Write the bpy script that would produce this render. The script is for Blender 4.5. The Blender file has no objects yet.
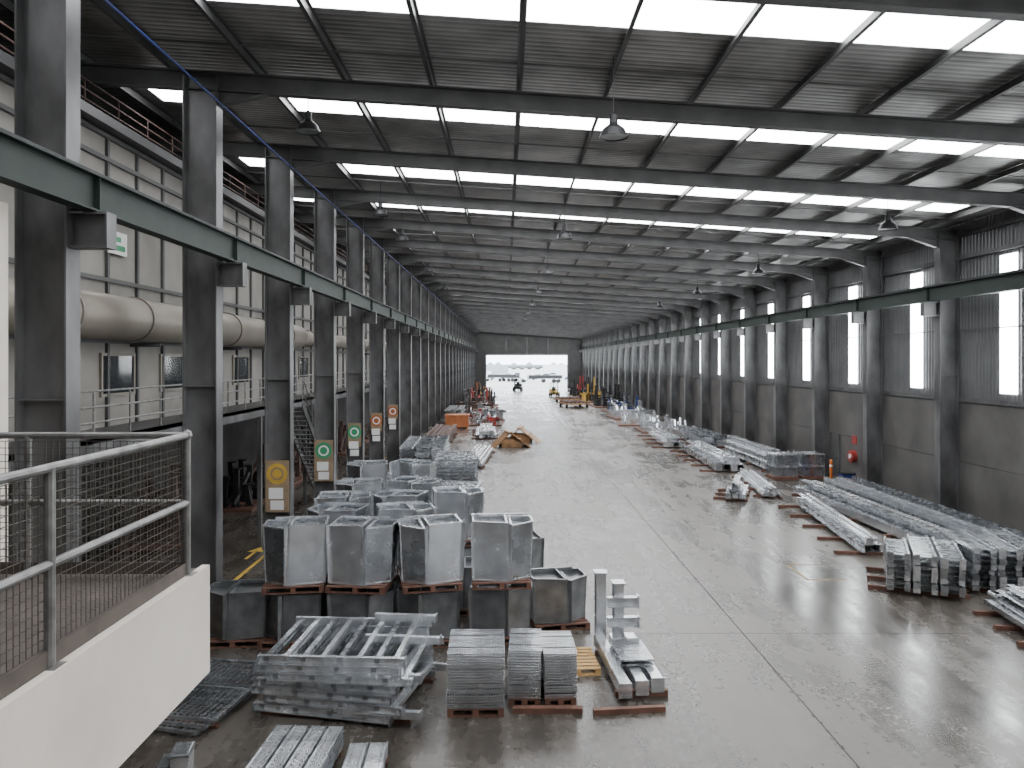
import bpy, math, random
from mathutils import Vector, Matrix
random.seed(7)
scene = bpy.context.scene
COL = scene.collection

# ---------------------------------------------------------------- materials
def new_mat(name):
    m = bpy.data.materials.new(name); m.use_nodes = True
    nt = m.node_tree; b = nt.nodes.get('Principled BSDF')
    return m, nt, b
def mat(name, c, rough=.6, metal=0.0, ns=3.0, amt=.25, bump=0.0, stretch=(1,1,1), rvar=0.0):
    m, nt, b = new_mat(name)
    tc = nt.nodes.new('ShaderNodeTexCoord'); mp = nt.nodes.new('ShaderNodeMapping')
    mp.inputs['Scale'].default_value = stretch
    nz = nt.nodes.new('ShaderNodeTexNoise'); nz.inputs['Scale'].default_value = ns
    nz.inputs['Detail'].default_value = 6
    nt.links.new(tc.outputs['Object'], mp.inputs[0]); nt.links.new(mp.outputs[0], nz.inputs['Vector'])
    cr = nt.nodes.new('ShaderNodeValToRGB')
    cr.color_ramp.elements[0].position = .3; cr.color_ramp.elements[1].position = .7
    cr.color_ramp.elements[0].color = [v*(1-amt) for v in c]+[1]
    cr.color_ramp.elements[1].color = [min(1, v*(1+amt)) for v in c]+[1]
    nt.links.new(nz.outputs['Fac'], cr.inputs[0]); nt.links.new(cr.outputs[0], b.inputs['Base Color'])
    b.inputs['Roughness'].default_value = rough; b.inputs['Metallic'].default_value = metal
    if rvar:
        mr = nt.nodes.new('ShaderNodeMapRange')
        mr.inputs['To Min'].default_value = rough-rvar; mr.inputs['To Max'].default_value = rough+rvar
        nt.links.new(nz.outputs['Fac'], mr.inputs[0]); nt.links.new(mr.outputs[0], b.inputs['Roughness'])
    if bump:
        bp = nt.nodes.new('ShaderNodeBump'); bp.inputs['Strength'].default_value = bump
        nt.links.new(nz.outputs['Fac'], bp.inputs['Height']); nt.links.new(bp.outputs[0], b.inputs['Normal'])
    return m
def emis(name, c, s):
    m, nt, b = new_mat(name)
    b.inputs['Base Color'].default_value = (.8,.8,.8,1)
    b.inputs['Emission Color'].default_value = (*c,1); b.inputs['Emission Strength'].default_value = s
    return m
def rib_mat(name, c, axis, freq, rough=.5, metal=.3, depth=.5, amt=.2):
    """profiled sheet: ribs repeating along an axis"""
    m, nt, b = new_mat(name)
    tc = nt.nodes.new('ShaderNodeTexCoord'); sx = nt.nodes.new('ShaderNodeSeparateXYZ')
    nt.links.new(tc.outputs['Object'], sx.inputs[0])
    mu = nt.nodes.new('ShaderNodeMath'); mu.operation='MULTIPLY'; mu.inputs[1].default_value = freq
    nt.links.new(sx.outputs[axis], mu.inputs[0])
    fr = nt.nodes.new('ShaderNodeMath'); fr.operation='PINGPONG'; fr.inputs[1].default_value=.5
    nt.links.new(mu.outputs[0], fr.inputs[0])
    mr = nt.nodes.new('ShaderNodeMapRange'); mr.inputs['From Min'].default_value=.12; mr.inputs['From Max'].default_value=.3
    nt.links.new(fr.outputs[0], mr.inputs[0])
    bp = nt.nodes.new('ShaderNodeBump'); bp.inputs['Strength'].default_value = depth; bp.inputs['Distance'].default_value=.04
    nt.links.new(mr.outputs[0], bp.inputs['Height']); nt.links.new(bp.outputs[0], b.inputs['Normal'])
    nz = nt.nodes.new('ShaderNodeTexNoise'); nz.inputs['Scale'].default_value=.8; nz.inputs['Detail'].default_value=5
    nt.links.new(tc.outputs['Object'], nz.inputs['Vector'])
    cr = nt.nodes.new('ShaderNodeValToRGB')
    cr.color_ramp.elements[0].position=.35; cr.color_ramp.elements[1].position=.65
    cr.color_ramp.elements[0].color=[v*(1-amt) for v in c]+[1]; cr.color_ramp.elements[1].color=[v*(1+amt) for v in c]+[1]
    nt.links.new(nz.outputs['Fac'], cr.inputs[0])
    nt.links.new(cr.outputs[0], b.inputs['Base Color'])
    b.inputs['Roughness'].default_value=rough; b.inputs['Metallic'].default_value=metal
    return m

GALV = mat('galvanised_steel',(.42,.44,.465),.27,.9,3,.22,.0,rvar=.07)
GALVB= mat('galvanised_bright',(.72,.745,.775),.25,.85,3,.14,.0,rvar=.07)
GALVD= mat('galvanised_dull_shaded',(.25,.26,.27),.34,.8,3,.3,.02,rvar=.08)  # darker steel; on lower-tier hoppers it stands for shade
COLM = mat('column_grey_steel',(.112,.112,.114),.38,.3,1.2,.6,.04,stretch=(1,1,.5),rvar=.1)
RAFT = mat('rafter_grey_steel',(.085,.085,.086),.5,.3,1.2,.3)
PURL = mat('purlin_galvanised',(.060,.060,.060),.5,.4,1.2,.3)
GREEN= mat('crane_beam_green',(.010,.021,.016),.6,.1,2,.25)
CREAM= mat('cream_painted',(.64,.59,.53),.6,0,1.2,.10)
PANEL= mat('enclosure_panel',(.26,.245,.225),.6,.1,.8,.2)
TRIMD= mat('enclosure_frame',(.09,.09,.09),.5,.3,1,.2)
DUCT = mat('duct_sheet',(.25,.225,.19),.4,.3,1,.15)
DARK = mat('dark_steel',(.02,.02,.022),.5,.3,2,.3)
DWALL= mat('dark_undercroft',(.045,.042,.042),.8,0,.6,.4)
CONC = mat('precast_concrete',(.085,.081,.077),.7,0,.7,.3,.1)
WOOD = mat('pallet_timber',(.46,.29,.12),.7,0,6,.3,.1,stretch=(1,4,1))
WOODR= mat('dunnage_timber',(.11,.05,.033),.7,0,6,.35,.1)
YEL  = mat('safety_yellow',(.50,.32,.05),.5,0,3,.15)
ORG  = mat('orange_paint',(.34,.11,.035),.5,0,3,.2)
BOLL = mat('bollard_orange',(.55,.14,.02),.5,0,3,.1)
RED  = mat('red_paint',(.30,.035,.03),.45,0,3,.2)
BLUE = mat('blue_paint',(.015,.035,.17),.45,0,3,.2)
SGREEN=mat('sign_green',(.04,.26,.12),.5,0,3,.05)
WHITE= mat('white_paint',(.75,.75,.75),.5,0,3,.05)
PLY  = mat('plywood_board',(.26,.19,.12),.7,0,5,.2)
RUST = mat('rusty_steel',(.10,.065,.055),.75,.2,3,.4)
ORD  = mat('ochre_paint',(.25,.13,.055),.5,0,3,.3)
RUB  = mat('rubber',(.015,.015,.015),.8,0,3,.2)
GLASSD=mat('dark_glazing',(.03,.035,.04),.1,0,3,.1)
RAIL = mat('handrail_galvanised',(.22,.218,.215),.4,.6,8,.35)
WIRE = mat('mesh_wire',(.10,.09,.08),.5,.5,8,.2)
BFLOOR=mat('balcony_deck',(.085,.07,.06),.6,.1,4,.3)
ROOF = rib_mat('roof_underside',(.215,.212,.205),1,5.0,.4,.5,.5,.35)
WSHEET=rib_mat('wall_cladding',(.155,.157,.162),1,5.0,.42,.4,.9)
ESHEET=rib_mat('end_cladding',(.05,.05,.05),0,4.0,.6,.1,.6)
SKY  = emis('skylight_fibreglass',(.97,.98,1.0),17)
WSTR = emis('wall_skylight_fibreglass',(.94,.98,1.0),26)

def floor_mat():
    m, nt, b = new_mat('polished_concrete')
    N = nt.nodes; L = nt.links
    tc=N.new('ShaderNodeTexCoord')
    def noise(scale, st, det=6, rough=.6):
        mp=N.new('ShaderNodeMapping'); mp.inputs['Scale'].default_value=st
        n=N.new('ShaderNodeTexNoise'); n.inputs['Scale'].default_value=scale; n.inputs['Detail'].default_value=det
        n.inputs['Roughness'].default_value=rough
        L.new(tc.outputs['Object'],mp.inputs[0]); L.new(mp.outputs[0],n.inputs['Vector']); return n
    n1=noise(.3,(1,.6,1),8,.65); n2=noise(2.2,(1,.06,1),5); n3=noise(5,(1,1,1),6,.6)
    def mix(a,b_,f):
        x=N.new('ShaderNodeMath'); x.operation='MULTIPLY'; x.inputs[1].default_value=f; L.new(b_,x.inputs[0])
        y=N.new('ShaderNodeMath'); y.operation='ADD'; L.new(a,y.inputs[0]); L.new(x.outputs[0],y.inputs[1]); return y.outputs[0]
    s=mix(n1.outputs['Fac'],n2.outputs['Fac'],.5); s=mix(s,n3.outputs['Fac'],.25)
    cr=N.new('ShaderNodeValToRGB')
    mr0=N.new('ShaderNodeMapRange'); mr0.inputs['From Min'].default_value=.70; mr0.inputs['From Max'].default_value=1.04
    L.new(s,mr0.inputs[0]); L.new(mr0.outputs[0],cr.inputs[0])
    e=cr.color_ramp.elements; e[0].position=0; e[1].position=1
    e[0].color=(.022,.018,.014,1); e[1].color=(.108,.096,.084,1)
    sx=N.new('ShaderNodeSeparateXYZ'); L.new(tc.outputs['Object'],sx.inputs[0])
    def line(out, off, period, w):
        a=N.new('ShaderNodeMath'); a.operation='SUBTRACT'; a.inputs[1].default_value=off; L.new(out,a.inputs[0])
        p=N.new('ShaderNodeMath'); p.operation='PINGPONG'; p.inputs[1].default_value=period/2; L.new(a.outputs[0],p.inputs[0])
        c=N.new('ShaderNodeMath'); c.operation='LESS_THAN'; c.inputs[1].default_value=w; L.new(p.outputs[0],c.inputs[0]); return c.outputs[0]
    l1=line(sx.outputs[0],5.2,12.0,.014); l2=line(sx.outputs[1],16.9,11.74,.010)
    mx=N.new('ShaderNodeMath'); mx.operation='MAXIMUM'; L.new(l1,mx.inputs[0]); L.new(l2,mx.inputs[1])
    mc=N.new('ShaderNodeMix'); mc.data_type='RGBA'; L.new(mx.outputs[0],mc.inputs['Factor'])
    L.new(cr.outputs[0],mc.inputs['A']); mc.inputs['B'].default_value=(.008,.007,.006,1)
    L.new(mc.outputs['Result'],b.inputs['Base Color'])
    mr=N.new('ShaderNodeMapRange'); mr.inputs['From Min'].default_value=.70; mr.inputs['From Max'].default_value=1.08
    mr.inputs['To Min'].default_value=.19; mr.inputs['To Max'].default_value=.36
    L.new(s,mr.inputs[0])
    am=N.new('ShaderNodeMath'); am.operation='MAXIMUM'; L.new(mr.outputs[0],am.inputs[0])
    am2=N.new('ShaderNodeMath'); am2.operation='MULTIPLY'; am2.inputs[1].default_value=.9; L.new(mx.outputs[0],am2.inputs[0]); L.new(am2.outputs[0],am.inputs[1])
    L.new(am.outputs[0],b.inputs['Roughness'])
    bp=N.new('ShaderNodeBump'); bp.inputs['Strength'].default_value=.02; bp.inputs['Distance'].default_value=.03
    L.new(n1.outputs['Fac'],bp.inputs['Height']); L.new(bp.outputs[0],b.inputs['Normal'])
    return m
FLOOR=floor_mat()
YARD=mat('yard_asphalt',(.42,.41,.39),.8,0,.2,.15)

# ---------------------------------------------------------------- mesh builder
class MB:
    def __init__(s): s.v=[]; s.f=[]; s.m=[]; s.mats=[]
    def mi(s,m):
        if m not in s.mats: s.mats.append(m)
        return s.mats.index(m)
    def add(s,vs,fs,m,M=None):
        o=len(s.v); k=s.mi(m)
        if M is not None: vs=[M@Vector(p) for p in vs]
        s.v+= [tuple(p) for p in vs]; s.f+=[tuple(i+o for i in f) for f in fs]; s.m+=[k]*len(fs)
    def box(s,x0,x1,y0,y1,z0,z1,m,M=None):
        s.add([(x0,y0,z0),(x1,y0,z0),(x1,y1,z0),(x0,y1,z0),(x0,y0,z1),(x1,y0,z1),(x1,y1,z1),(x0,y1,z1)],
              [(0,3,2,1),(4,5,6,7),(0,1,5,4),(1,2,6,5),(2,3,7,6),(3,0,4,7)],m,M)
    def frame(s,p,q,up=(0,0,1)):
        p=Vector(p);q=Vector(q);d=(q-p);L=d.length;d.normalize();u=Vector(up)
        if abs(d.dot(u))>.99: u=Vector((0,1,0))
        r=d.cross(u).normalized(); u=r.cross(d).normalized()
        M=Matrix(((r.x,d.x,u.x,p.x),(r.y,d.y,u.y,p.y),(r.z,d.z,u.z,p.z),(0,0,0,1)))
        return M,L
    def beam(s,p,q,w,h,m,T=None,up=(0,0,1)):
        M,L=s.frame(p,q,up)
        if T is not None: M=T@M
        s.box(-w/2,w/2,0,L,-h/2,h/2,m,M)
    def isec(s,p,q,w,h,t,m,T=None,up=(0,0,1),tw=None):
        M,L=s.frame(p,q,up); tw=tw or t*.7
        if T is not None: M=T@M
        s.box(-w/2,w/2,0,L,h/2-t,h/2,m,M); s.box(-w/2,w/2,0,L,-h/2,-h/2+t,m,M); s.box(-tw/2,tw/2,0,L,-h/2+t,h/2-t,m,M)
    def chan(s,p,q,w,h,t,m,T=None,up=(0,0,1),side=1):
        M,L=s.frame(p,q,up)
        if T is not None: M=T@M
        s.box(-w/2,w/2,0,L,h/2-t,h/2,m,M); s.box(-w/2,w/2,0,L,-h/2,-h/2+t,m,M)
        if side>0: s.box(-w/2,-w/2+t,0,L,-h/2+t,h/2-t,m,M)
        else: s.box(w/2-t,w/2,0,L,-h/2+t,h/2-t,m,M)
    def cyl(s,p,q,r,m,n=8,r2=None,T=None,caps=True):
        M,L=s.frame(p,q); r2=r if r2 is None else r2
        if T is not None: M=T@M
        vs=[];fs=[]
        for i in range(n):
            a=2*math.pi*i/n; vs.append((r*math.cos(a),0,r*math.sin(a)))
        for i in range(n):
            a=2*math.pi*i/n; vs.append((r2*math.cos(a),L,r2*math.sin(a)))
        for i in range(n):
            j=(i+1)%n; fs.append((i,i+n,j+n,j))
        if caps: fs.append(tuple(range(n))); fs.append(tuple(range(2*n-1,n-1,-1)))
        s.add(vs,fs,m,M)
    def prism(s,bot,top,m,M=None,cap=True):
        n=len(bot); fs=[(i,(i+1)%n,(i+1)%n+n,i+n) for i in range(n)]
        if cap: fs+=[tuple(range(n-1,-1,-1)),tuple(range(n,2*n))]
        s.add(list(bot)+list(top),fs,m,M)
    def lathe(s,prof,m,n=20,M=None):
        vs=[];fs=[]
        for r,z in prof:
            for i in range(n):
                a=2*math.pi*i/n; vs.append((r*math.cos(a),r*math.sin(a),z))
        for k in range(len(prof)-1):
            for i in range(n):
                j=(i+1)%n; fs.append((k*n+i,k*n+j,(k+1)*n+j,(k+1)*n+i))
        s.add(vs,fs,m,M)
    def mesh(s,name):
        me=bpy.data.meshes.new(name); me.from_pydata(s.v,[],s.f)
        for m in s.mats: me.materials.append(m)
        me.polygons.foreach_set('material_index',s.m); me.update(); return me
    def obj(s,name,loc=(0,0,0),rot=0,parent=None):
        return inst(s.mesh(name),name,loc,rot,parent)
def inst(me,name,loc=(0,0,0),rot=0,parent=None):
    o=bpy.data.objects.new(name,me); COL.objects.link(o); o.location=loc; o.rotation_euler=(0,0,math.radians(rot))
    if parent: o.parent=parent
    return o

# ---------------------------------------------------------------- building constants
Y0=-2.0; YE=165.0; BAY=5.87; YC=[11.5+BAY*k for k in range(-2,27)]
XL=-6.46; XR=16.3; XWR=17.1; XWL=-20.0
CD=.76
def rb(x): return 12.05-.066*(x+6.5)     # rafter soffit
RD=.42; PD=.18; RS=RD+PD+.03             # rafter depth, purlin depth, roof sheet offset

b=MB(); b.box(XWL,XWR+.3,Y0-.3,YE+.3,-.3,0,FLOOR); b.obj('floor')
b=MB(); b.box(-150,170,YE+.3,520,-.32,-.02,YARD); b.obj('yard_ground')
b=MB()
def slab(b,x0,x1,y0,y1,dz,t,m):
    z0,z1=rb(x0)+dz,rb(x1)+dz
    b.add([(x0,y0,z0),(x1,y0,z1),(x1,y1,z1),(x0,y1,z0),(x0,y0,z0+t),(x1,y0,z1+t),(x1,y1,z1+t),(x0,y1,z0+t)],
      [(0,3,2,1),(4,5,6,7),(0,1,5,4),(1,2,6,5),(2,3,7,6),(3,0,4,7)],m)
slab(b,XWL-.3,XWR+.3,Y0-.3,YE+.3,RS,.1,ROOF); b.obj('ceiling')
n=0
SKYY=[1.6,7.6,13.5,19.75,26.5]
y=26.5
while y<158: y+=BAY; SKYY.append(y)
for yc in SKYY:
    b=MB(); slab(b,-5.5,15.6,yc-.58,yc+.58,RS-.03,.028,SKY); slab(b,-9.0,-7.5,yc-.5,yc+.5,RS-.03,.028,SKY)
    n+=1; b.obj('window_%d'%n)
for y in YC:
    if y<Y0 or y>YE: continue
    b=MB()
    xs=XWL; 
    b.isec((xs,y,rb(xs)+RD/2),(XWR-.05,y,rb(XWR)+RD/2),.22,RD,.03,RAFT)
    for (xa,xb) in ((XL,XL+1.1),(XR,XR-1.1)):
        za,zb=rb(xa),rb(xb)
        b.add([(xa,y-.02,za-.3),(xb,y-.02,zb),(xa,y-.02,za),(xa,y+.02,za-.3),(xb,y+.02,zb),(xa,y+.02,za)],
              [(0,1,2),(3,5,4),(0,3,4,1),(1,4,5,2),(2,5,3,0)],RAFT)
        b.beam((xa,y,za-.3),(xb,y,zb),.22,.03,RAFT)
    b.obj('roof_rafter')
b=MB()
for k in range(-8,11):
    x=-3.6+1.95*k
    if x<XWL+.2 or x>XWR-.2: continue
    z=rb(x)+RD
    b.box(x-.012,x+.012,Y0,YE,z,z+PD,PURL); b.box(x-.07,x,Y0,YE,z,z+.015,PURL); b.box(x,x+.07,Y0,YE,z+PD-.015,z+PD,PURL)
b.obj('roof_purlins')
b=MB()
for y in YC[:-1]:
    if y<Y0: continue
    for f in (.15,.75):
        yy=y+BAY*f
        if yy<YE: b.beam((-19,yy,rb(-19)+RD+.1),(16.8,yy,rb(16.8)+RD+.1),.03,.03,RAFT)
b.obj('roof_bridging')

def column_mesh(left):
    b=MB(); x0,x1=(XL-CD,XL) if left else (XR,XR+.72)
    top=rb((x0+x1)/2)+(.3 if left else .2)
    t=.03
    b.box(x0,x0+t,-.19,.19,0,top,COLM); b.box(x1-t,x1,-.19,.19,0,top,COLM); b.box(x0+t,x1-t,-.012,.012,0,top,COLM)
    b.box(x0-.08,x1+(.08 if left else 0),-.26,.26,0,.04,COLM)
    for z in (5.4,8.9): b.box(x0+t,x1-t,-.15,.15,z,z+.02,COLM)
    if left: xa,xb=XL,XL+.56
    else: xa,xb=XR-.56,XR
    b.box(xa,xb,-.14,.14,7.66,7.69,COLM); b.box(xa,xb,-.14,.14,8.16,8.19,COLM); b.box(xa,xb,-.014,.014,7.69,8.16,COLM)
    xe = xb if left else xa
    b.box(xe-.012,xe+.012,-.14,.14,7.66,8.19,COLM)
    for bx in (x0+.15,x1-.15):
        for by in (-.22,.22): b.cyl((bx,by,.04),(bx,by,.09),.02,DARK,6)
    return b.mesh('steel_column')
ml=column_mesh(True); mr_=column_mesh(False)
for y in YC:
    if y<Y0+.5: continue
    inst(ml,'steel_column',(0,y,0)); inst(mr_,'steel_column',(0,y,0))
for x in (XL+.3,XR-.3):
    b=MB(); b.isec((x,Y0,8.48),(x,YE,8.48),.24,.56,.03,GREEN)
    b.box(x-.035,x+.035,Y0,YE,8.76,8.82,DARK)
    for y in YC: 
        if y>Y0: b.box(x-.10,x+.10,y-.008,y+.008,8.24,8.72,GREEN)
    b.obj('crane_runway_beam')
b=MB(); b.cyl((XL+.06,Y0,11.75),(XL+.06,YE,11.75),.024,BLUE,8)
b.obj('blue_air_pipe')

# ---------------------------------------------------------------- right wall
b=MB()
b.box(XWR,XWR+.25,Y0,YE,4.4,rb(XWR)+RS,WSHEET)
b.obj('wall_right')
b=MB()
for i in range(len(YC)):
    a=max(YC[i],Y0); c=min(YC[i]+BAY,YE)
    if c-a<.5: continue
    b.box(XWR-.07,XWR+.25,a+.01,c-.01,0,2.19,CONC); b.box(XWR-.07,XWR+.25,a+.01,c-.01,2.21,4.4,CONC)
b.obj('wall_right_dado')
b=MB()
for z in (4.45,9.75,10.6):
    b.box(XWR-.14,XWR-.05,Y0,YE,z,z+.05,COLM); b.box(XWR-.08,XWR-.05,Y0,YE,z,z+.16,COLM)
b.box(XWR-.12,XWR-.05,Y0,YE,7.1,7.14,COLM)
b.obj('trim_1')
for i,y in enumerate(YC[:-1]):
    yc=y+BAY*.5
    if yc<Y0+1 or yc>YE-1: continue
    n+=1; b=MB(); b.box(XWR-.03,XWR,yc-.44,yc+.44,4.85,9.6,WSTR)
    b.obj('window_%d'%n)
b=MB(); b.box(XWL-.25,XWL,Y0,YE,0,rb(XWL)+RS,WSHEET); b.obj('wall_left')
b=MB(); b.box(XWL,XWR,Y0-.25,Y0,0,rb(XWL)+RS,PANEL); b.obj('wall_back')
b=MB(); DX0,DX1,DZ=-4.2,13.1,7.0
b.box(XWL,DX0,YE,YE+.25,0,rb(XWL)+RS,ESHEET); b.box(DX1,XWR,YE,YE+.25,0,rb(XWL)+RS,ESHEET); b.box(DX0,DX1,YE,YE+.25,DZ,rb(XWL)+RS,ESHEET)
b.obj('wall_far')
b=MB(); b.box(DX0-.4,DX0,YE-.15,YE,0,DZ+.3,COLM); b.box(DX1,DX1+.4,YE-.15,YE,0,DZ+.3,COLM); b.box(DX0,DX1,YE-.15,YE,DZ,DZ+.4,COLM)
for x in (0,4.5,9): b.box(x-.12,x+.12,YE-.2,YE-.02,DZ+.4,10.8,COLM)
b.obj('door_1')

# ---------------------------------------------------------------- left enclosure
XE=-9.5; ye0,ye1=8.0,100.0
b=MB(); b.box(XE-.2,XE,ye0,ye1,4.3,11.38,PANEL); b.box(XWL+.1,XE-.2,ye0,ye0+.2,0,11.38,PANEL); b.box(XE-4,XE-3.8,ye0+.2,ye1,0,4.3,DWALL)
b.obj('wall_enclosure')
b=MB()
y=ye0
while y<ye1:
    b.box(XE,XE+.07,y-.05,y+.05,4.3,11.35,TRIMD); y+=1.47
for z in (6.45,7.9,9.4,10.75,11.3):
    b.box(XE,XE+.09,ye0,ye1,z-.05,z+.05,TRIMD)
b.obj('trim_2')
def handrail(b,x,y0,y1,z,h=1.0,step=1.5,m=RAIL,r=.024,rails=(1.0,.55)):
    y=y0
    while y<=y1+.01:
        b.cyl((x,y,z),(x,y,z+h),r,m,6); y+=step
    for f in rails: b.cyl((x,y0,z+h*f),(x,y1,z+h*f),r,m,6)
b=MB(); b.box(XWL+.05,XE+.35,ye0,ye1,11.4,11.5,TRIMD); b.box(XE+.33,XE+.35,ye0,ye1,11.5,11.62,TRIMD)
handrail(b,XE+.3,ye0,ye1,11.5,.65,1.47,RUST,.02,(1,.66,.33)); b.obj('upper_walkway')
b=MB(); b.box(XE+.01,XE+1.25,ye0,62,4.32,4.42,TRIMD); b.box(XE+1.2,XE+1.25,ye0,62,4.1,4.42,COLM)
handrail(b,XE+1.2,ye0,27.0,4.42,.95,1.5,RAIL,.024,(1,.66,.33)); handrail(b,XE+1.2,29.0,62,4.42,.95,1.5,RAIL,.024,(1,.66,.33))
y=ye0+.5
while y<62: b.box(XE+1.08,XE+1.22,y-.07,y+.07,0,4.1,COLM); b.box(XE+.01,XE+1.2,y-.05,y+.05,4.1,4.3,COLM); y+=BAY
b.obj('lower_walkway')
b=MB()
sy0,sy1=28.0,33.5; nst=22
for s in (0,.8):
    b.beam((XE+1.3+s,sy0,4.38),(XE+1.3+s,sy1,.12),.05,.25,COLM)
    b.cyl((XE+1.3+s,sy0,5.35),(XE+1.3+s,sy1,1.1),.024,RAIL,6); b.cyl((XE+1.3+s,sy0,4.9),(XE+1.3+s,sy1,.65),.024,RAIL,6)
    for k in range(5):
        f=k/4; yv=sy0+(sy1-sy0)*f; zv=4.4-4.26*f; b.cyl((XE+1.3+s,yv,zv),(XE+1.3+s,yv,zv+.97),.022,RAIL,6)
for k in range(nst):
    f=(k+.5)/nst; b.box(XE+1.32,XE+2.08,sy0+(sy1-sy0)*f-.12,sy0+(sy1-sy0)*f+.12,4.38-4.26*f-.02,4.38-4.26*f+.02,GALVD)
b.obj('access_stair')
b=MB()
dx,dz,dr=-8.75,6.95,.50
b.cyl((dx,ye0+.3,dz),(dx,32,dz),dr,DUCT,28); b.cyl((dx,32,dz),(dx,33,dz),dr,DUCT,28,.33); b.cyl((dx,33,dz),(dx,60,dz),.33,DUCT,24)
for y in (12,15,18,21,24,27,30): b.cyl((dx,y,dz),(dx,y+.06,dz),dr+.035,DUCT,28)
for y in (34,38,42,46,52): b.cyl((dx,y,dz),(dx,y+.06,dz),.37,DUCT,24)
for y in (13.5,19.5,25.5,31.5,40,50): b.box(XE,dx,y-.05,y+.05,dz-.62,dz-.52,TRIMD)
o=b.obj('ventilation_duct')
for p in o.data.polygons: p.use_smooth = len(p.vertices)==4
for yc in (18.8,21.9,27.5,31,36,42):
    n+=1; b=MB(); b.box(XE,XE+.03,yc-.75,yc+.75,5.2,6.1,GLASSD)
    for (a,c,d,e) in ((yc-.82,yc-.75,5.13,6.17),(yc+.75,yc+.82,5.13,6.17),(yc-.75,yc+.75,5.13,5.2),(yc-.75,yc+.75,6.1,6.17)): b.box(XE,XE+.06,a,c,d,e,DUCT)
    b.obj('window_%d'%n)
b=MB(); b.box(XE+.07,XE+.1,18.2,19.1,8.55,9.1,WHITE); b.box(XE+.1,XE+.105,18.3,19.0,8.65,8.78,SGREEN); b.box(XE+.1,XE+.105,18.3,18.8,8.86,8.98,SGREEN); b.obj('wall_sign')
b=MB(); b.box(-8.0,-6.53,9.9,10.1,0,8.05,CREAM); b.obj('wall_partition')

# ---------------------------------------------------------------- balcony
BX=-2.3; BYE=5.98; BZ=4.4
b=MB(); b.box(-6.1,BX,Y0+.01,BYE,BZ-.82,BZ-.03,CREAM); b.box(-6.1,BX-.06,Y0+.01,BYE-.06,BZ-.03,BZ,BFLOOR)
b.box(BX-.06,BX,Y0+.01,BYE,BZ-.03,BZ+.01,CREAM)
b.obj('balcony')
b=MB()
rx=BX-.07; ry=5.72; r=.028
for y in (.55,2.28,4.0,ry): b.cyl((rx,y,BZ),(rx,y,BZ+1.04),r,RAIL,10)
for x in (-3.55,-4.8): b.cyl((x,ry,BZ),(x,ry,BZ+1.04),r,RAIL,10)
for z in (1.04,.54): 
    b.cyl((rx,Y0+.02,BZ+z),(rx,ry,BZ+z),r*.9,RAIL,10); b.cyl((rx,ry,BZ+z),(-6.05,ry,BZ+z),r*.9,RAIL,10)
b.lathe([(0,.045),(.03,.03),(.04,0),(.03,-.03)],RAIL,10,Matrix.Translation((rx,ry,BZ+1.04)))
for y in (.55,2.28,4.0,ry): b.box(rx-.07,rx+.06,y-.06,y+.06,BZ-.0,BZ+.012,RAIL)
b.box(rx-.005,rx+.005,Y0+.02,ry,BZ+.01,BZ+.1,BFLOOR); b.box(-6.05,rx,ry-.005,ry+.005,BZ+.01,BZ+.1,BFLOOR)
w=.002
y=Y0+.05
while y<ry: b.box(rx-.03-w,rx-.03+w,y-w,y+w,BZ+.1,BZ+1.0,WIRE); y+=.05
x=rx-.03
while x>-6.05: b.box(x-w,x+w,ry-.03-w,ry-.03+w,BZ+.1,BZ+1.0,WIRE); x-=.05
z=.1
while z<1.01:
    b.box(rx-.03-w,rx-.03+w,Y0+.02,ry,BZ+z-w,BZ+z+w,WIRE); b.box(-6.05,rx,ry-.03-w,ry-.03+w,BZ+z-w,BZ+z+w,WIRE); z+=.05
b.obj('balcony_railing')

# ---------------------------------------------------------------- column signs
def sign(y,col,z,w=.7,h=1.5,xc=XL-.38):
    b=MB(); yy=y-.2
    b.box(xc-w/2,xc+w/2,yy-.03,yy,z-h+.35,z+.4,PLY)
    b.cyl((xc,yy-.035,z),(xc,yy-.03,z),.31,col,24)
    b.cyl((xc,yy-.038,z),(xc,yy-.035,z),.2,WHITE if col!=YEL else PLY,20)
    b.cyl((xc,yy-.041,z),(xc,yy-.038,z),.14,col,20)
    b.box(xc-.25,xc+.18,yy-.034,yy-.03,z-.75,z-.42,WHITE); b.box(xc-.2,xc+.2,yy-.034,yy-.03,z-1.08,z-.8,WHITE)
    b.obj('safety_sign_board')
sign(YC[4],YEL,2.6); sign(YC[5],SGREEN,2.6); sign(YC[6],SGREEN,2.75,.6,1.0); sign(YC[7],ORG,2.8,.6,.9); sign(YC[8],ORG,2.9,.6,.8)
b=MB(); b.box(XL-.62,XL-.1,YC[6]-.26,YC[6]-.2,.3,1.4,RED); b.box(XL-.55,XL-.2,YC[6]-.265,YC[6]-.26,.6,1.0,WHITE); b.obj('fire_hose_cabinet')

# ---------------------------------------------------------------- pendant lamps
def lamp_mesh(drop):
    b=MB()
    b.lathe([(.29,0),(.28,.02),(.22,.16),(.10,.26),(.085,.28),(.085,.45),(.02,.5)],DARK,24)
    b.lathe([(.0,.05),(.27,.02)],GALVD,24)
    b.cyl((0,0,.48),(0,0,drop),.01,DARK,6)
    return b.mesh('high_bay_pendant_lamp')
for x,ys,z in ((2.15,[15.4,28.2,39.7,51.4,63.2,74.9,86.6],10.45),(12.0,[24.2,36.6,48.3,60.1],10.1),(-4.6,[17.9,28.2,34.2,46.1,58],11.3)):
    m=lamp_mesh(rb(x)+RS-.04-z)
    for y in ys: inst(m,'high_bay_pendant_lamp',(x,y,z))

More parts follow.
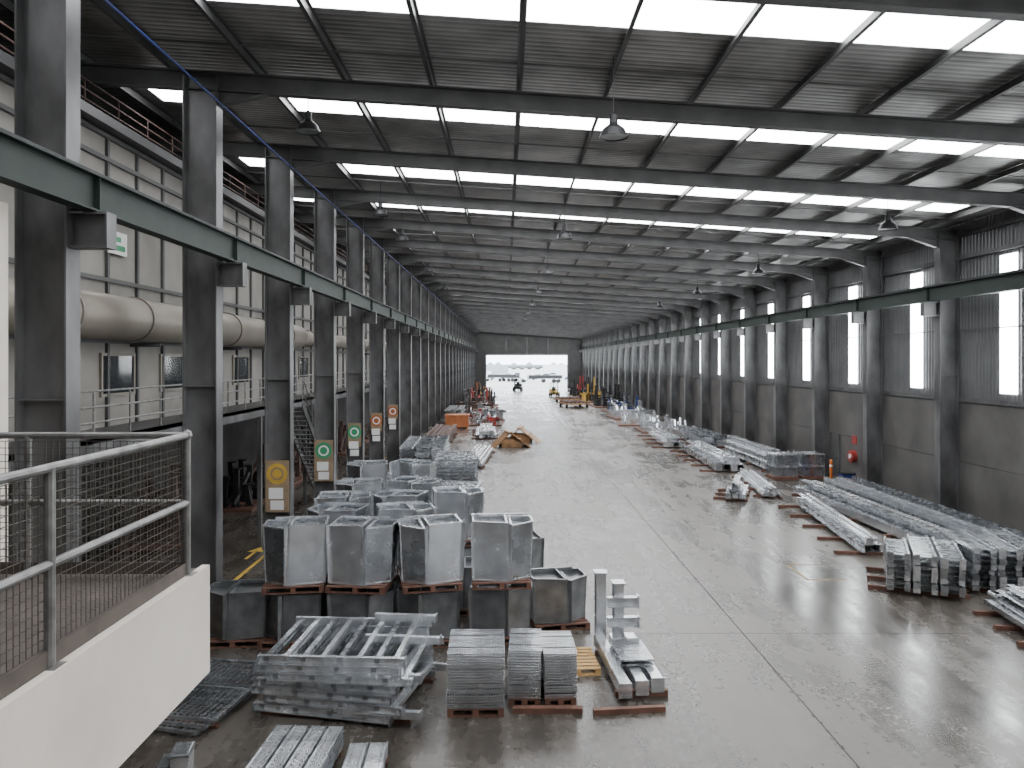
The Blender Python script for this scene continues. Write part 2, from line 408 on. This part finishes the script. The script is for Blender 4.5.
# ---------------------------------------------------------------- floor markings
b=MB(); b.box(-7.45,-7.33,12,80,0,.004,YEL); b.obj('floor_line_marking')
b=MB(); b.box(-7.9,-7.8,23.2,24.2,0,.004,YEL); b.prism([(-8.1,24.1,0),(-7.6,24.1,0),(-7.85,24.7,0)],[(-8.1,24.1,.004),(-7.6,24.1,.004),(-7.85,24.7,.004)],YEL); b.obj('floor_arrow_marking')
YF=mat('faded_yellow',(.20,.13,.035),.5,0,6,.5)
b=MB(); b.box(8.2,9.3,21.0,21.07,0,.004,YF); b.box(8.2,8.27,21.0,22.6,0,.004,YF); b.box(8.2,9.2,22.53,22.6,0,.004,YF); b.obj('bay_line_marking')

# ---------------------------------------------------------------- goods
def hopper(seed,shaded_tier=False):
    b=MB(); A=GALVD if shaded_tier else GALV; B=GALVD if shaded_tier else GALVB
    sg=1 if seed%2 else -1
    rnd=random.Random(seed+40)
    H=.95 if shaded_tier else 1.22
    def shell(x0,x1,yl,yr,yb,h,lean,m1,m2):
        bt=[(x0*sg,yl,0),(x1*sg,yr,0),(x1*sg,yb,0),(x0*sg,yb,0)]
        tp=[((x0+lean)*sg,yl+.02,h),((x1+lean)*sg,yr+.02,h+rnd.uniform(-.04,.02)),((x1+lean)*sg,yb,h),((x0+lean)*sg,yb,h)]
        V=bt+tp
        b.add(V,[(0,1,5,4)],m1); b.add(V,[(1,2,6,5),(2,3,7,6),(3,0,4,7),(3,2,1,0)],m2)
        inn=[(p[0],p[1],h-.09) for p in tp]; b.add(inn,[(0,1,2,3)],m2)
        for i in range(4):
            j=(i+1)%4; b.beam(tp[i],tp[j],.04,.03,B); b.beam(bt[i],bt[j],.04,.03,B); b.beam(bt[i],tp[i],.026,.026,B)
    shell(-.62,-.14,-.16,-.48,.46,H*.96,-.05,A,A)
    shell(-.13,.58,-.52,-.38,.50,H,.04,B,A)  # bright front, darker sides: face shading put into the steel colours
    b.add([((-.13)*sg,-.52,0),((-.19)*sg,-.60,.02),((-.19)*sg,-.58,H),((-.12)*sg,-.52,H)],[(0,1,2,3)],B)
    b.add([((.58)*sg,-.38,0),((.64)*sg,-.44,.02),((.68)*sg,-.42,H),((.61)*sg,-.36,H)],[(0,1,2,3)],B)
    b.box(-.5,.5,.40,.44,H-.02,H+.03,B)
    return b.mesh('galvanised_hopper')
HOP=[hopper(i) for i in range(4)]; HOPD=[hopper(i,True) for i in range(2)]  # second set is the lower tier, its shade painted as darker steel
def pallet_mesh(m=WOOD,w=1.2,d=1.2):
    b=MB()
    for x in (-w/2,-.05,w/2-.1): b.box(x,x+.1,-d/2,d/2,.02,.12,m)
    for k in range(7):
        y=-d/2+k*(d-.1)/6; b.box(-w/2,w/2,y,y+.1,.12,.142,m)
    for y in (-d/2,-.05,d/2-.1): b.box(-w/2,w/2,y,y+.1,0,.02,m)
    return b.mesh('timber_pallet')
PAL=pallet_mesh(WOOD,.85,1.1); PALR=pallet_mesh(WOODR,1.25,1.15)
cnt=0
def stack(x,y,upper=True,rot=0,rot2=0):
    global cnt
    cnt+=1
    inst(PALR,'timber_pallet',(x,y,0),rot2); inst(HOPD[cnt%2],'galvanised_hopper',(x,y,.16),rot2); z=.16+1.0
    if upper:
        inst(PALR,'timber_pallet',(x,y,z),rot); inst(HOP[cnt%4],'galvanised_hopper',(x+.02,y,z+.16),rot+rot2*.3)
stack(-4.5,16.5,True,9,-3); stack(-3.08,16.5,True,-5,4); stack(-1.65,16.6,True,13,2); stack(-.12,16.8,True,4,-2)
stack(-5.75,16.6,False,0,5); stack(1.15,17.6,False,0,12)
for (x,y,r,u) in ((-4.0,18.1,-12,1),(-2.4,18.2,14,1),(-.9,18.6,5,0)): stack(x,y,bool(u),r,3)
for (x,y,r,u) in ((-4.2,19.8,8,1),(-2.8,20.0,-16,1),(-1.3,20.5,12,1)): stack(x,y,bool(u),r,-4)
for (x,y,r) in ((-4.2,22.0,10),(-2.7,22.3,-20)): stack(x,y,True,r,-4)
for (x,y,r) in ((-4.7,26.0,6),(-3.2,26.2,-14)): stack(x,y,True,r,-4)
stack(.3,21.4,False,0,14)

def grating_stack(name,w,d,layers,x,y,rot,m):
    b=MB(); z0=.142; random.seed(int(x*100)+5)
    for k in range(layers):
        jx=random.uniform(-.012,.012); jy=random.uniform(-.015,.015); z=z0+k*.047
        nb=int(w/.042)
        for i in range(nb+1):
            xx=-w/2+i*w/nb+jx; b.box(xx-.005,xx+.005,-d/2+jy,d/2+jy,z,z+.036,m)
        nc=int(d/.1)
        for i in (range(nc+1) if k>=layers-2 else (0,nc)):
            yy=-d/2+i*d/nc+jy; b.box(-w/2+jx,w/2+jx,yy-.006,yy+.006,z+(.026 if 0<i<nc else .022),z+.038,m)
        b.box(-w/2+jx-.006,-w/2+jx,-d/2+jy,d/2+jy,z,z+.038,m); b.box(w/2+jx,w/2+jx+.006,-d/2+jy,d/2+jy,z,z+.038,m)
    for xx in (-w/2,-.05,w/2-.1): b.box(xx,xx+.1,-d/2,d/2,.02,.12,WOODR)
    for i in range(6):
        yy=-d/2+i*(d-.1)/5; b.box(-w/2,w/2,yy,yy+.1,.12,.142,WOODR)
    for yy in (-d/2,-.05,d/2-.1): b.box(-w/2,w/2,yy,yy+.1,0,.02,WOODR)
    for yy in (-d*.25,d*.25): b.box(-w/2-.012,w/2+.012,yy-.015,yy+.015,z+.036,z+.042,DARK)
    return b.obj(name,(x,y,0),rot)
grating_stack('steel_grating_stack',.95,1.15,20,-.52,13.5,1,GALVB)
grating_stack('steel_grating_stack',.55,1.1,18,.34,13.85,-2,GALVB)
grating_stack('steel_grating_stack',.55,1.1,17,.93,13.85,2,GALVB)
b=MB(); b.box(.12,1.3,13.05,13.18,0,.09,WOODR); b.obj('timber_bearer')
inst(PAL,'timber_pallet',(1.34,15.15,0),4)

def frame_stack():
    b=MB(); random.seed(3)
    for k in range(7):
        T=Matrix.Translation((random.uniform(-.07,.07)+(.15 if k in(1,4) else 0),random.uniform(-.05,.05)-.01*k,.14+k*.15))@Matrix.Rotation(math.radians(random.uniform(-2.5,2.5)+(k-3)*1.3),4,'Z')
        L=1.3
        b.chan((-L,-.95,.0),(L-.15,-.95,.0),.08,.13,.01,GALVB,T); b.chan((-L,.95,.0),(L,.95,.0),.08,.13,.01,GALVB,T,side=-1)
        for i in range(8):
            x=-L+.12+i*.31; b.beam((x,-.95,.0),(x,.95,.0),.085,.07,GALVB if i%2 else GALV,T)
        b.box(-L-.01,-L+.0,-1.02,-.86,-.07,.07,GALV,T); b.box(L-.16,L-.14,-1.04,-.84,-.07,.07,GALV,T)
    for (z,y,dx) in ((.2,-.98,.2),(.65,-.6,.12),(1.0,.2,.25),(1.2,.75,.05)):
        b.beam((.2,y,z),(1.3+dx,y+.05,z+.0),.1,.12,GALVB)
        b.box(1.3+dx,1.31+dx,y-.06,y+.14,z-.08,z+.08,GALVB)
    for y in (-.8,.8): b.box(-1.3,1.3,y-.05,y+.05,0,.075,WOODR)
    return b
frame_stack().obj('galvanised_frame_stack',(-2.75,13.7,0),-8)

def mesh_panels():
    b=MB()
    for k in range(3):
        T=Matrix.Translation((.05*k,.06*k,.08+.07*k))@Matrix.Rotation(math.radians(3*k-3),4,'Z')
        for s in (-.7,.7): b.beam((s,-1.15,0),(s,1.15,0),.05,.05,GALV,T)
        for s in (-1.15,0,1.15): b.beam((-.7,s,0),(.7,s,0),.05,.05,GALV,T)
        for i in range(13): 
            x=-.65+i*.107; b.beam((x,-1.15,0),(x,1.15,0),.014,.02,GALV,T)
        for i in range(8):
            y=-1.0+i*.28; b.beam((-.7,y,.0),(.7,y,.0),.014,.014,GALV,T)
    for y in (-.8,.8): b.box(-.8,.8,y-.05,y+.05,0,.05,WOODR)
    return b
mesh_panels().obj('galvanised_mesh_panel_stack',(-5.3,13.5,0),-12)

def tread_stack(nx,w,l,lay):
    b=MB()
    for k in range(lay):
        for i in range(nx):
            x=(i-(nx-1)/2)*(w+.03); z=.08+k*.07
            b.chan((x,-l/2,z+.03),(x,l/2,z+.03),w,.06,.006,GALVB)
            b.box(x-w/2,x-w/2+.012,-l/2,l/2,z+.06,z+.075,GALV); b.box(x+w/2-.012,x+w/2,-l/2,l/2,z+.06,z+.075,GALV)
            if k==lay-1:
                for j in range(int(l/.1)):
                    yy=-l/2+.05+j*.1
                    for q in (-.25,.25): b.cyl((x+w*q,yy,z+.06),(x+w*q,yy,z+.064),.012,DARK,6)
    W=nx*(w+.03)/2
    for y in (-l*.35,l*.35): b.box(-W,W,y-.05,y+.05,0,.08,WOODR)
    return b
tread_stack(4,.24,1.4,4).obj('galvanised_stair_tread_stack',(-3.05,11.2,0),-3)
tread_stack(2,.27,1.0,2).obj('galvanised_stair_tread_stack',(-2.05,11.15,0),2)
b=MB(); b.box(-.12,.12,-.2,.2,0,.3,GALVB); b.box(-.11,.11,-.18,.18,.3,.31,GALV); b.box(-.14,.14,-.22,.22,.27,.29,GALVD); b.box(-.3,-.15,-.2,.2,0,.15,GALVD); b.obj('galvanised_fitting_box',(-4.75,11.3,0),10)

b=MB()
for i,x in enumerate((-.32,.0,.31)):
    b.chan((x,-1.3+.1*i,.22),(x,1.2,.22),.2,.22,.015,GALVB,side=1 if i<2 else -1)
    b.box(x-.12,x+.12,-1.32+.1*i,-1.30+.1*i,.08,.34,GALVB)
for x in (-.31,.06):
    b.chan((x,1.05,.33),(x,1.05,1.64 if x<0 else 1.42),.2,.24,.015,GALVB)
    b.box(x-.13,x+.13,.9,1.2,1.63 if x<0 else 1.41,1.66 if x<0 else 1.44,GALVB)
for z in (.68,1.08):
    b.chan((-.2,.86,z),(.42,.86,z),.14,.2,.012,GALVB); b.box(.42,.44,.78,.96,z-.13,z+.13,GALVB)
for z in (.42,.5): b.box(-.24,.38,-.6,.5,z-.06,z-.03,GALV)
b.box(-.45,.5,-1.1,-1.0,0,.11,WOODR); b.box(-.45,.5,.8,.9,0,.11,WOODR)
b.obj('galvanised_bracket_frame',(2.32,14.8,0),4)
b=MB(); b.box(-.62,.62,-.05,.05,0,.09,WOODR); b.obj('timber_bearer',(2.1,13.1,0),6)

def bundle(name,x,y,L,rot,secs,dunx=.4,m=GALV,seed=0,dn=4):
    rnd=random.Random(seed); b=MB(); z=.1; Wm=0
    for (nn,kind,w,h) in secs:
        W=nn*w*1.12; Wm=max(W,Wm)
        for i in range(nn):
            xx=-W/2+(i+.5)*w*1.12; a=-L/2+rnd.uniform(0,.45); c=L/2-rnd.uniform(0,.8); j=rnd.uniform(-.07,.07)
            mm=m if rnd.random()<.6 else (GALVB if m is GALV else (GALV if m is GALVB else m))
            if kind=='t': b.beam((xx,a,z+h/2),(xx+j,c,z+h/2),w*.9,h*.96,mm)
            elif kind=='c': b.chan((xx,a,z+h/2),(xx+j,c,z+h/2),w*.9,h*.96,.012,mm,side=rnd.choice((1,-1)))
            elif kind=='i': b.isec((xx,a,z+h/2),(xx+j,c,z+h/2),w*.9,h*.96,.014,mm)
            elif kind=='r': b.cyl((xx,a,z+h/2),(xx+j,c,z+h/2),h/2,mm,8)
            elif kind=='l':
                for s in (-w*.42,w*.42): b.chan((xx+s,a,z+h/2),(xx+s+j,c,z+h/2),.06,h*.9,.01,mm)
                yy=a+.2
                while yy<c-.1: b.beam((xx-w*.42,yy,z+h/2),(xx+w*.42,yy,z+h/2),.05,.05,mm); yy+=.34
            elif kind=='s':
                a2=-L/2+rnd.uniform(0,.2)
                for s in (-w*.44,w*.44): b.chan((xx+s,a2,z+h/2),(xx+s,c,z+h/2),.05,h*.86,.01,mm,side=1 if s<0 else -1)
                yy=a2+.1
                while yy<c-.05: b.box(xx-w*.42,xx+w*.42,yy,yy+.22,z+h*.4,z+h*.5,GALV); yy+=.28
                b.box(xx-w*.5,xx-w*.2,a2-.015,a2,z+.01,z+h*.98,mm); b.box(xx+w*.25,xx+w*.5,a2-.015,a2,z+.01,z+h*.98,mm)
            if kind in 'tci' and rnd.random()<.5: b.box(xx-w*.5,xx+w*.5,a-.012,a,z-.0,z+h*1.15,mm)
        z+=h
    for k in range(dn):
        yy=-L/2+.5+k*(L-1)/(dn-1); b.box(-Wm/2-dunx,Wm/2+.1,yy-.05,yy+.05,0,.1,WOODR)
    return b.obj(name,(x,y,0),rot)
bundle('galvanised_rod_bundle',11.9,17.0,3.0,-8,[(8,'r',.13,.12),(6,'c',.22,.12),(8,'r',.13,.12),(5,'c',.2,.12),(4,'c',.18,.1)],.3,GALV,1,3)
bundle('galvanised_ladder_stack',11.1,20.6,2.9,-24,[(3,'s',.54,.14)]*7,.4,GALV,2,3)
bundle('galvanised_ladder_stack',13.05,20.8,2.9,-12,[(3,'s',.54,.14)]*8,.1,GALVB,3,3)
bundle('galvanised_channel_bundle',13.45,28.7,11.6,1,[(3,'c',.32,.3),(2,'c',.32,.3)],.2,GALVB,4,5)
bundle('galvanised_beam_bundle',11.7,27.5,8.6,-7,[(3,'i',.22,.24),(2,'c',.2,.2)],.7,GALVB,5,5)
bundle('galvanised_ladder_bundle',15.1,29.0,13,0,[(3,'c',.4,.25),(2,'l',.7,.2),(2,'l',.7,.2)],.05,GALVB,6,5)
bundle('galvanised_tube_bundle',11.9,36.4,6.5,-7,[(6,'t',.13,.12),(5,'r',.12,.12),(4,'r',.12,.12)],.3,GALVB,7,4)
bundle('galvanised_angle_bundle',10.2,34.0,3.2,-20,[(3,'c',.25,.2),(2,'c',.25,.2),(1,'c',.3,.3)],.5,GALVB,8,3)
bundle('galvanised_channel_bundle',12.1,45.8,10,-2,[(4,'c',.34,.36),(3,'c',.34,.3)],.8,GALVB,9,5)
bundle('galvanised_beam_bundle',14.5,45.6,9,0,[(3,'i',.3,.35),(3,'i',.3,.35),(2,'i',.3,.35)],.2,GALV,10,4)
for (x,y) in ((14.05,39.2),(15.5,39.4)): 
    b=MB()
    b.box(-.62,.62,-.6,.6,0,.14,WOODR)
    for s in (-.58,.52): 
        for t in (-.55,.5): b.box(s,s+.06,t,t+.06,.14,1.35,GALV)
    b.box(-.5,.5,-.48,.48,.14,1.2,GALV); b.box(-.6,.6,-.56,.56,1.2,1.26,GALVB); b.box(-.6,.6,-.56,.56,.6,.66,GALVB)
    b.obj('galvanised_crate',(x,y,0),2)
bundle('galvanised_channel_bundle',11.6,56.5,9,-3,[(4,'c',.3,.3),(3,'i',.3,.3)],.8,GALVB,11,4)
bundle('galvanised_ladder_bundle',14.0,56.5,9,2,[(2,'l',.8,.2)]*4,.3,GALV,12,4)
def fitting_pile(name,x,y,w,d,h,nn,m,seed,m2=None):
    rnd=random.Random(seed); b=MB(); b.box(-w/2,w/2,-d/2,d/2,0,.12,WOODR)
    for i in range(nn):
        px,py=rnd.uniform(-w/2,w/2)*.8,rnd.uniform(-d/2,d/2)*.8; mm=m if (m2 is None or rnd.random()<.78) else m2
        hh=h*rnd.uniform(.35,1)
        k=rnd.randrange(3)
        if k==0: b.chan((px,py,.12),(px+rnd.uniform(-.15,.15),py,hh),.2,.2,.015,mm); b.box(px-.18,px+.18,py-.18,py+.18,.12,.16,mm); b.box(px-.18,px+.18,py-.18,py+.18,hh-.02,hh+.02,mm)
        elif k==1: b.isec((px-.6,py,.12+hh*.4),(px+.6,py+rnd.uniform(-.5,.5),.12+hh*.4),.18,.22,.015,mm); b.box(px-.3,px+.3,py-.2,py+.2,.12,.12+hh*.35,mm)
        else: b.cyl((px,py-.7,.25),(px+.2,py+.7,.25+hh*.5),.09,mm,8)
    return b.obj(name,(x,y,0),rnd.uniform(-8,8))
fitting_pile('galvanised_fitting_pile',13.2,65,4,5,1.7,40,GALVB,1); fitting_pile('galvanised_fitting_pile',12.4,72,4,5,1.6,40,GALVB,2)
fitting_pile('galvanised_fitting_pile',12.8,80,4,5,2.0,40,GALVB,3); fitting_pile('galvanised_fitting_pile',13.5,89,4,6,2.2,40,GALV,4,BLUE)
fitting_pile('steel_fitting_pile',13.0,100,4,7,3.0,40,DARK,5); fitting_pile('steel_fitting_pile',12.5,112,4,8,3.5,45,DARK,6,YEL)
fitting_pile('steel_fitting_pile',12.5,128,4,8,3.5,45,DARK,8,RED)
for (x,y) in ((8.6,98),(8.8,108)):
    b=MB(); b.box(-1.6,1.6,-2,2,.45,.6,ORD); 
    for s in (-1.3,1.3):
        for t in (-1.6,1.6): b.cyl((s-.12,t,.22),(s+.12,t,.22),.22,RUB,12); b.box(s-.05,s+.05,t-.05,t+.05,.22,.45,YEL)
    for k in range(6): b.beam((-1.3+k*.5,-1.9,.7),(-1.3+k*.5,1.9,.7),.2,.2,RUST)
    b.obj('load_trolley',(x,y,0),10)
def stair_frames(x,y,nl,rot,seed):
    b=MB(); rnd=random.Random(seed)
    for xx in (-.9,0,.9): b.box(xx-.05,xx+.05,-1.7,1.7,0,.1,WOOD)
    for k in range(nl):
        z=.16+k*.17; j=rnd.uniform(-.06,.06)
        for s in (-.95,.95): b.chan((s+j,-1.8,z),(s+j,1.8,z),.07,.15,.012,GALVB)
        for i in range(11): b.beam((-.95+j,-1.7+i*.34,z),(.95+j,-1.7+i*.34,z),.09,.05,GALVB if i%2 else GALV)
    for s in (-1.0,1.0): b.box(s-.03,s+.03,-1.86,-1.8,.1,.2+nl*.17,GALV)
    b.obj('galvanised_stair_frame_stack',(x,y,0),rot)
stair_frames(-2.4,37.5,8,2,1); stair_frames(-2.1,32.0,4,-4,2); stair_frames(-4.9,32.2,6,3,3)
bundle('galvanised_beam_bundle',-5.2,38.5,6,3,[(4,'c',.3,.3),(3,'i',.3,.3)],.2,GALVB,21,4)
bundle('galvanised_frame_bundle',-4.8,46.5,7.5,2,[(3,'l',.8,.18)]*6,.2,GALV,22,4)
bundle('galvanised_tube_bundle',-1.7,46.5,8,-4,[(6,'t',.2,.2),(5,'r',.2,.2)],.3,GALVB,23,4)
bundle('steel_beam_bundle',-4.8,57.5,10,0,[(5,'i',.3,.35),(5,'c',.3,.35)],.2,RUST,24,4)
bundle('galvanised_tube_bundle',-1.6,62,8,2,[(6,'c',.25,.25),(4,'c',.25,.25)],.3,GALVB,25,4)
bundle('steel_beam_bundle',-5.0,76,9,0,[(5,'i',.3,.4)]*3,.2,GALVD,26,4)
def vee(x,y,rot,m):
    b=MB(); 
    b.prism([(-1.3,-.9,0),(-1.22,-.9,0),(-.1,-.9,1.05),(-.2,-.9,1.05)],[(-1.3,.9,0),(-1.22,.9,0),(-.1,.9,1.05),(-.2,.9,1.05)],m)
    b.prism([(-.2,-.9,1.05),(-.1,-.9,1.05),(1.3,-.9,.0),(1.2,-.9,.0)],[(-.2,.9,1.05),(-.1,.9,1.05),(1.3,.9,.0),(1.2,.9,.0)],m)
    b.box(-.9,.9,-.85,-.8,.3,.36,m); b.box(-.9,.9,.8,.85,.3,.36,m); b.box(-.3,.0,-.95,.95,1.03,1.09,m)
    b.box(-.7,.65,-.6,-.1,0,.6,m); b.box(-.7,.65,.5,.8,0,.6,m)
    b.obj('ochre_steel_trestle',(x,y,0),rot)
vee(.3,53.3,10,ORD); vee(1.2,56.5,-8,ORD)
b=MB(); b.box(-1,1,-.9,.9,.14,1.1,ORG); b.box(-1.05,1.05,-.95,.95,1.1,1.2,ORG)
for x in (-.9,0,.9): b.box(x-.06,x+.06,-.96,-.9,.0,1.1,ORG); b.box(x-.06,x+.06,-.9,.9,0,.14,ORG)
b.obj('orange_stillage_bin',(-4.3,68,0))
fitting_pile('steel_fitting_pile',-1.8,72,3,4.5,1.6,40,GALV,9,RED); fitting_pile('steel_fitting_pile',-1.9,79,3,6,1.8,45,GALVD,10,ORD)
fitting_pile('steel_fitting_pile',-3.5,88,4.5,7,2.8,50,RUST,11,GALV); fitting_pile('steel_fitting_pile',-3.5,100,4.5,7,2.8,50,DARK,12,RED)
fitting_pile('steel_fitting_pile',-3.8,109,4,6,3.0,50,RUST,14,ORG)
fitting_pile('steel_fitting_pile',-4.4,127,3.4,7,3,40,DARK,13,YEL)
for y in (26,32,38,44,50,57): fitting_pile('steel_fitting_pile',-11.3,y,2.4,3.5,2.4,22,RUST if y%4 else DARK,int(y),None)

# ---------------------------------------------------------------- forklift
def forklift(m):
    b=MB()
    b.prism([(-.6,-1.1,.3),(.6,-1.1,.3),(.6,1.0,.3),(-.6,1.0,.3)],[(-.58,-1.0,.95),(.58,-1.0,.95),(.58,.9,.75),(-.58,.9,.75)],m)
    b.box(-.58,.58,-1.15,-.5,.35,1.15,m); b.box(-.25,.25,-.45,-.35,1.0,1.5,RUB); b.box(-.25,.25,-.45,.1,.92,1.05,RUB)
    for s in (-.5,.5):
        b.cyl((s,-.95,1.1),(s,-.75,2.2),.04,DARK,6); b.cyl((s,.7,.8),(s,.35,2.2),.04,DARK,6)
        b.cyl((s,-.75,2.2),(s,.35,2.2),.04,DARK,6)
        b.cyl((s*1.25-.12,.7,.33),(s*1.25+.12,.7,.33),.33,RUB,16); b.cyl((s*1.2-.1,-.8,.27),(s*1.2+.1,-.8,.27),.27,RUB,16)
        b.box(s*.7-.05,s*.7+.05,1.0,1.15,.08,2.5,DARK); b.box(s*.6-.06,s*.6+.06,1.2,2.25,.1,.15,DARK); b.box(s*.6-.06,s*.6+.06,1.16,1.22,.1,.75,DARK)
    for k in range(6): b.box(-.5,.5,-.7+k*.2,-.65+k*.2,2.2,2.24,DARK)
    for z in (.5,1.4,2.4): b.box(-.4,.4,1.02,1.12,z,z+.08,DARK)
    b.cyl((0,.6,.8),(0,.35,1.3),.025,DARK,6); b.lathe([(.17,0),(.2,.02),(.17,.04)],DARK,14,Matrix.Translation((0,.35,1.3)))
    return b.mesh('forklift')
FK=forklift(YEL); FR=forklift(DARK)
o=inst(FR,'forklift',(2.3,150,0),170); o.scale=(1.15,1.15,1.15)
inst(FK,'forklift',(-4.2,118,0),200); inst(FK,'forklift',(8.0,128,0),190)

# ---------------------------------------------------------------- yard
def car(m):
    b=MB()
    b.prism([(-.9,-2.2,.35),(.9,-2.2,.35),(.9,2.2,.35),(-.9,2.2,.35)],[(-.85,-2.15,.95),(.85,-2.15,.95),(.85,2.1,.85),(-.85,2.1,.85)],m)
    b.prism([(-.8,-1.7,.93),(.8,-1.7,.93),(.8,1.1,.9),(-.8,1.1,.9)],[(-.65,-1.2,1.5),(.65,-1.2,1.5),(.65,.4,1.5),(-.65,.4,1.5)],GLASSD)
    b.box(-.66,.66,-1.2,.4,1.49,1.53,m)
    for s in (-.82,.82):
        for t in (-1.4,1.4): b.cyl((s-.1,t,.33),(s+.1,t,.33),.33,RUB,14)
    return b.mesh('car')
cm=[car(c) for c in (WHITE,GALV,BLUE,DARK,GALVD)]
for i in range(18): inst(cm[i%5],'car',(-18+i*3.1,230+ (i%4)*14,-.02),90 if i%3 else 20)
def truck():
    b=MB(); b.box(-1.2,1.2,-6,3,1.1,1.3,DARK); b.box(-1.2,1.2,3.2,5.2,.7,2.9,WHITE); b.box(-1.1,1.1,5.2,5.25,1.8,2.6,GLASSD)
    b.box(-1.2,1.2,-6,2.8,1.3,2.0,DARK)
    for t in (-5,-3.8,-1,4.3):
        for s in (-1.05,1.05): b.cyl((s-.15,t,.5),(s+.15,t,.5),.5,RUB,14)
    return b.mesh('flatbed_truck')
tm=truck()
inst(tm,'flatbed_truck',(9,205,-.02),80); inst(tm,'flatbed_truck',(-2,215,-.02),60); 
TREE=mat('hazy_foliage',(.20,.23,.23),.9,0,1,.2)
b=MB()
random.seed(11)
for i in range(60):
    x=-140+i*5
    b.lathe([(0,random.uniform(3,5)),(2.5,3),(3.3,2),(2.6,.8),(.4,0)],TREE,8,Matrix.Translation((x,490+random.uniform(-8,8),-.02)))
b.obj('tree_line')
for (x,m) in ((-30,WHITE),(-5,GALV),(22,WHITE),(40,BLUE)):
    b=MB(); b.box(x-6,x+6,330,334,-.02,4,m); 
    for k in range(12): b.box(x-6+k*1.0,x-5.9+k*1.0,329.95,330,0,4,GALVD)
    b.obj('storage_container')

# ---------------------------------------------------------------- right wall fixtures
xf=XWR-.07
b=MB(); b.box(xf-.06,xf,39.3,40.3,0,2.1,TRIMD); b.box(xf-.08,xf,39.22,39.3,0,2.18,COLM); b.box(xf-.08,xf,40.3,40.38,0,2.18,COLM); b.cyl((xf-.12,39.45,1),(xf-.06,39.45,1),.03,GALV,8); b.obj('door_2')
b=MB(); b.cyl((xf-.22,37.6,1.3),(xf-.01,37.6,1.3),.3,RED,20); b.cyl((xf-.26,37.6,1.3),(xf-.22,37.6,1.3),.12,WHITE,14); b.box(xf-.04,xf-.001,37.35,37.85,1.9,2.3,RED); b.obj('fire_hose_reel')
for (x,y) in ((15.75,41.0),(16.0,37.9)):
    b=MB(); b.cyl((0,0,0),(0,0,1.05),.07,BOLL,12); b.lathe([(.07,1.05),(.05,1.09),(0,1.1)],BOLL,12); b.cyl((0,0,.75),(0,0,.85),.073,WHITE,12); b.box(-.15,.15,-.15,.15,0,.015,DARK); b.obj('safety_bollard',(x,y,0))
b=MB(); b.box(-.3,.3,-.25,.25,.05,.6,BLUE); b.box(-.33,.33,-.28,.28,.6,.65,DARK); b.box(-.28,.28,-.2,.2,0,.05,DARK); b.obj('blue_waste_bin',(16.2,36.6,0))

# ---------------------------------------------------------------- world + camera
w=bpy.data.worlds.new('overcast_sky'); scene.world=w; w.use_nodes=True
bg=w.node_tree.nodes['Background']; bg.inputs[0].default_value=(.85,.93,1.0,1); bg.inputs[1].default_value=9
cam=bpy.data.cameras.new('camera'); co=bpy.data.objects.new('camera',cam); COL.objects.link(co)
co.location=(0,0,6); co.rotation_euler=(math.radians(90),0,0)
cam.sensor_width=36; cam.lens=770/1024*36; cam.shift_x=6/1024; cam.shift_y=-24/1024; cam.clip_end=1000; cam.clip_start=.05
scene.camera=co
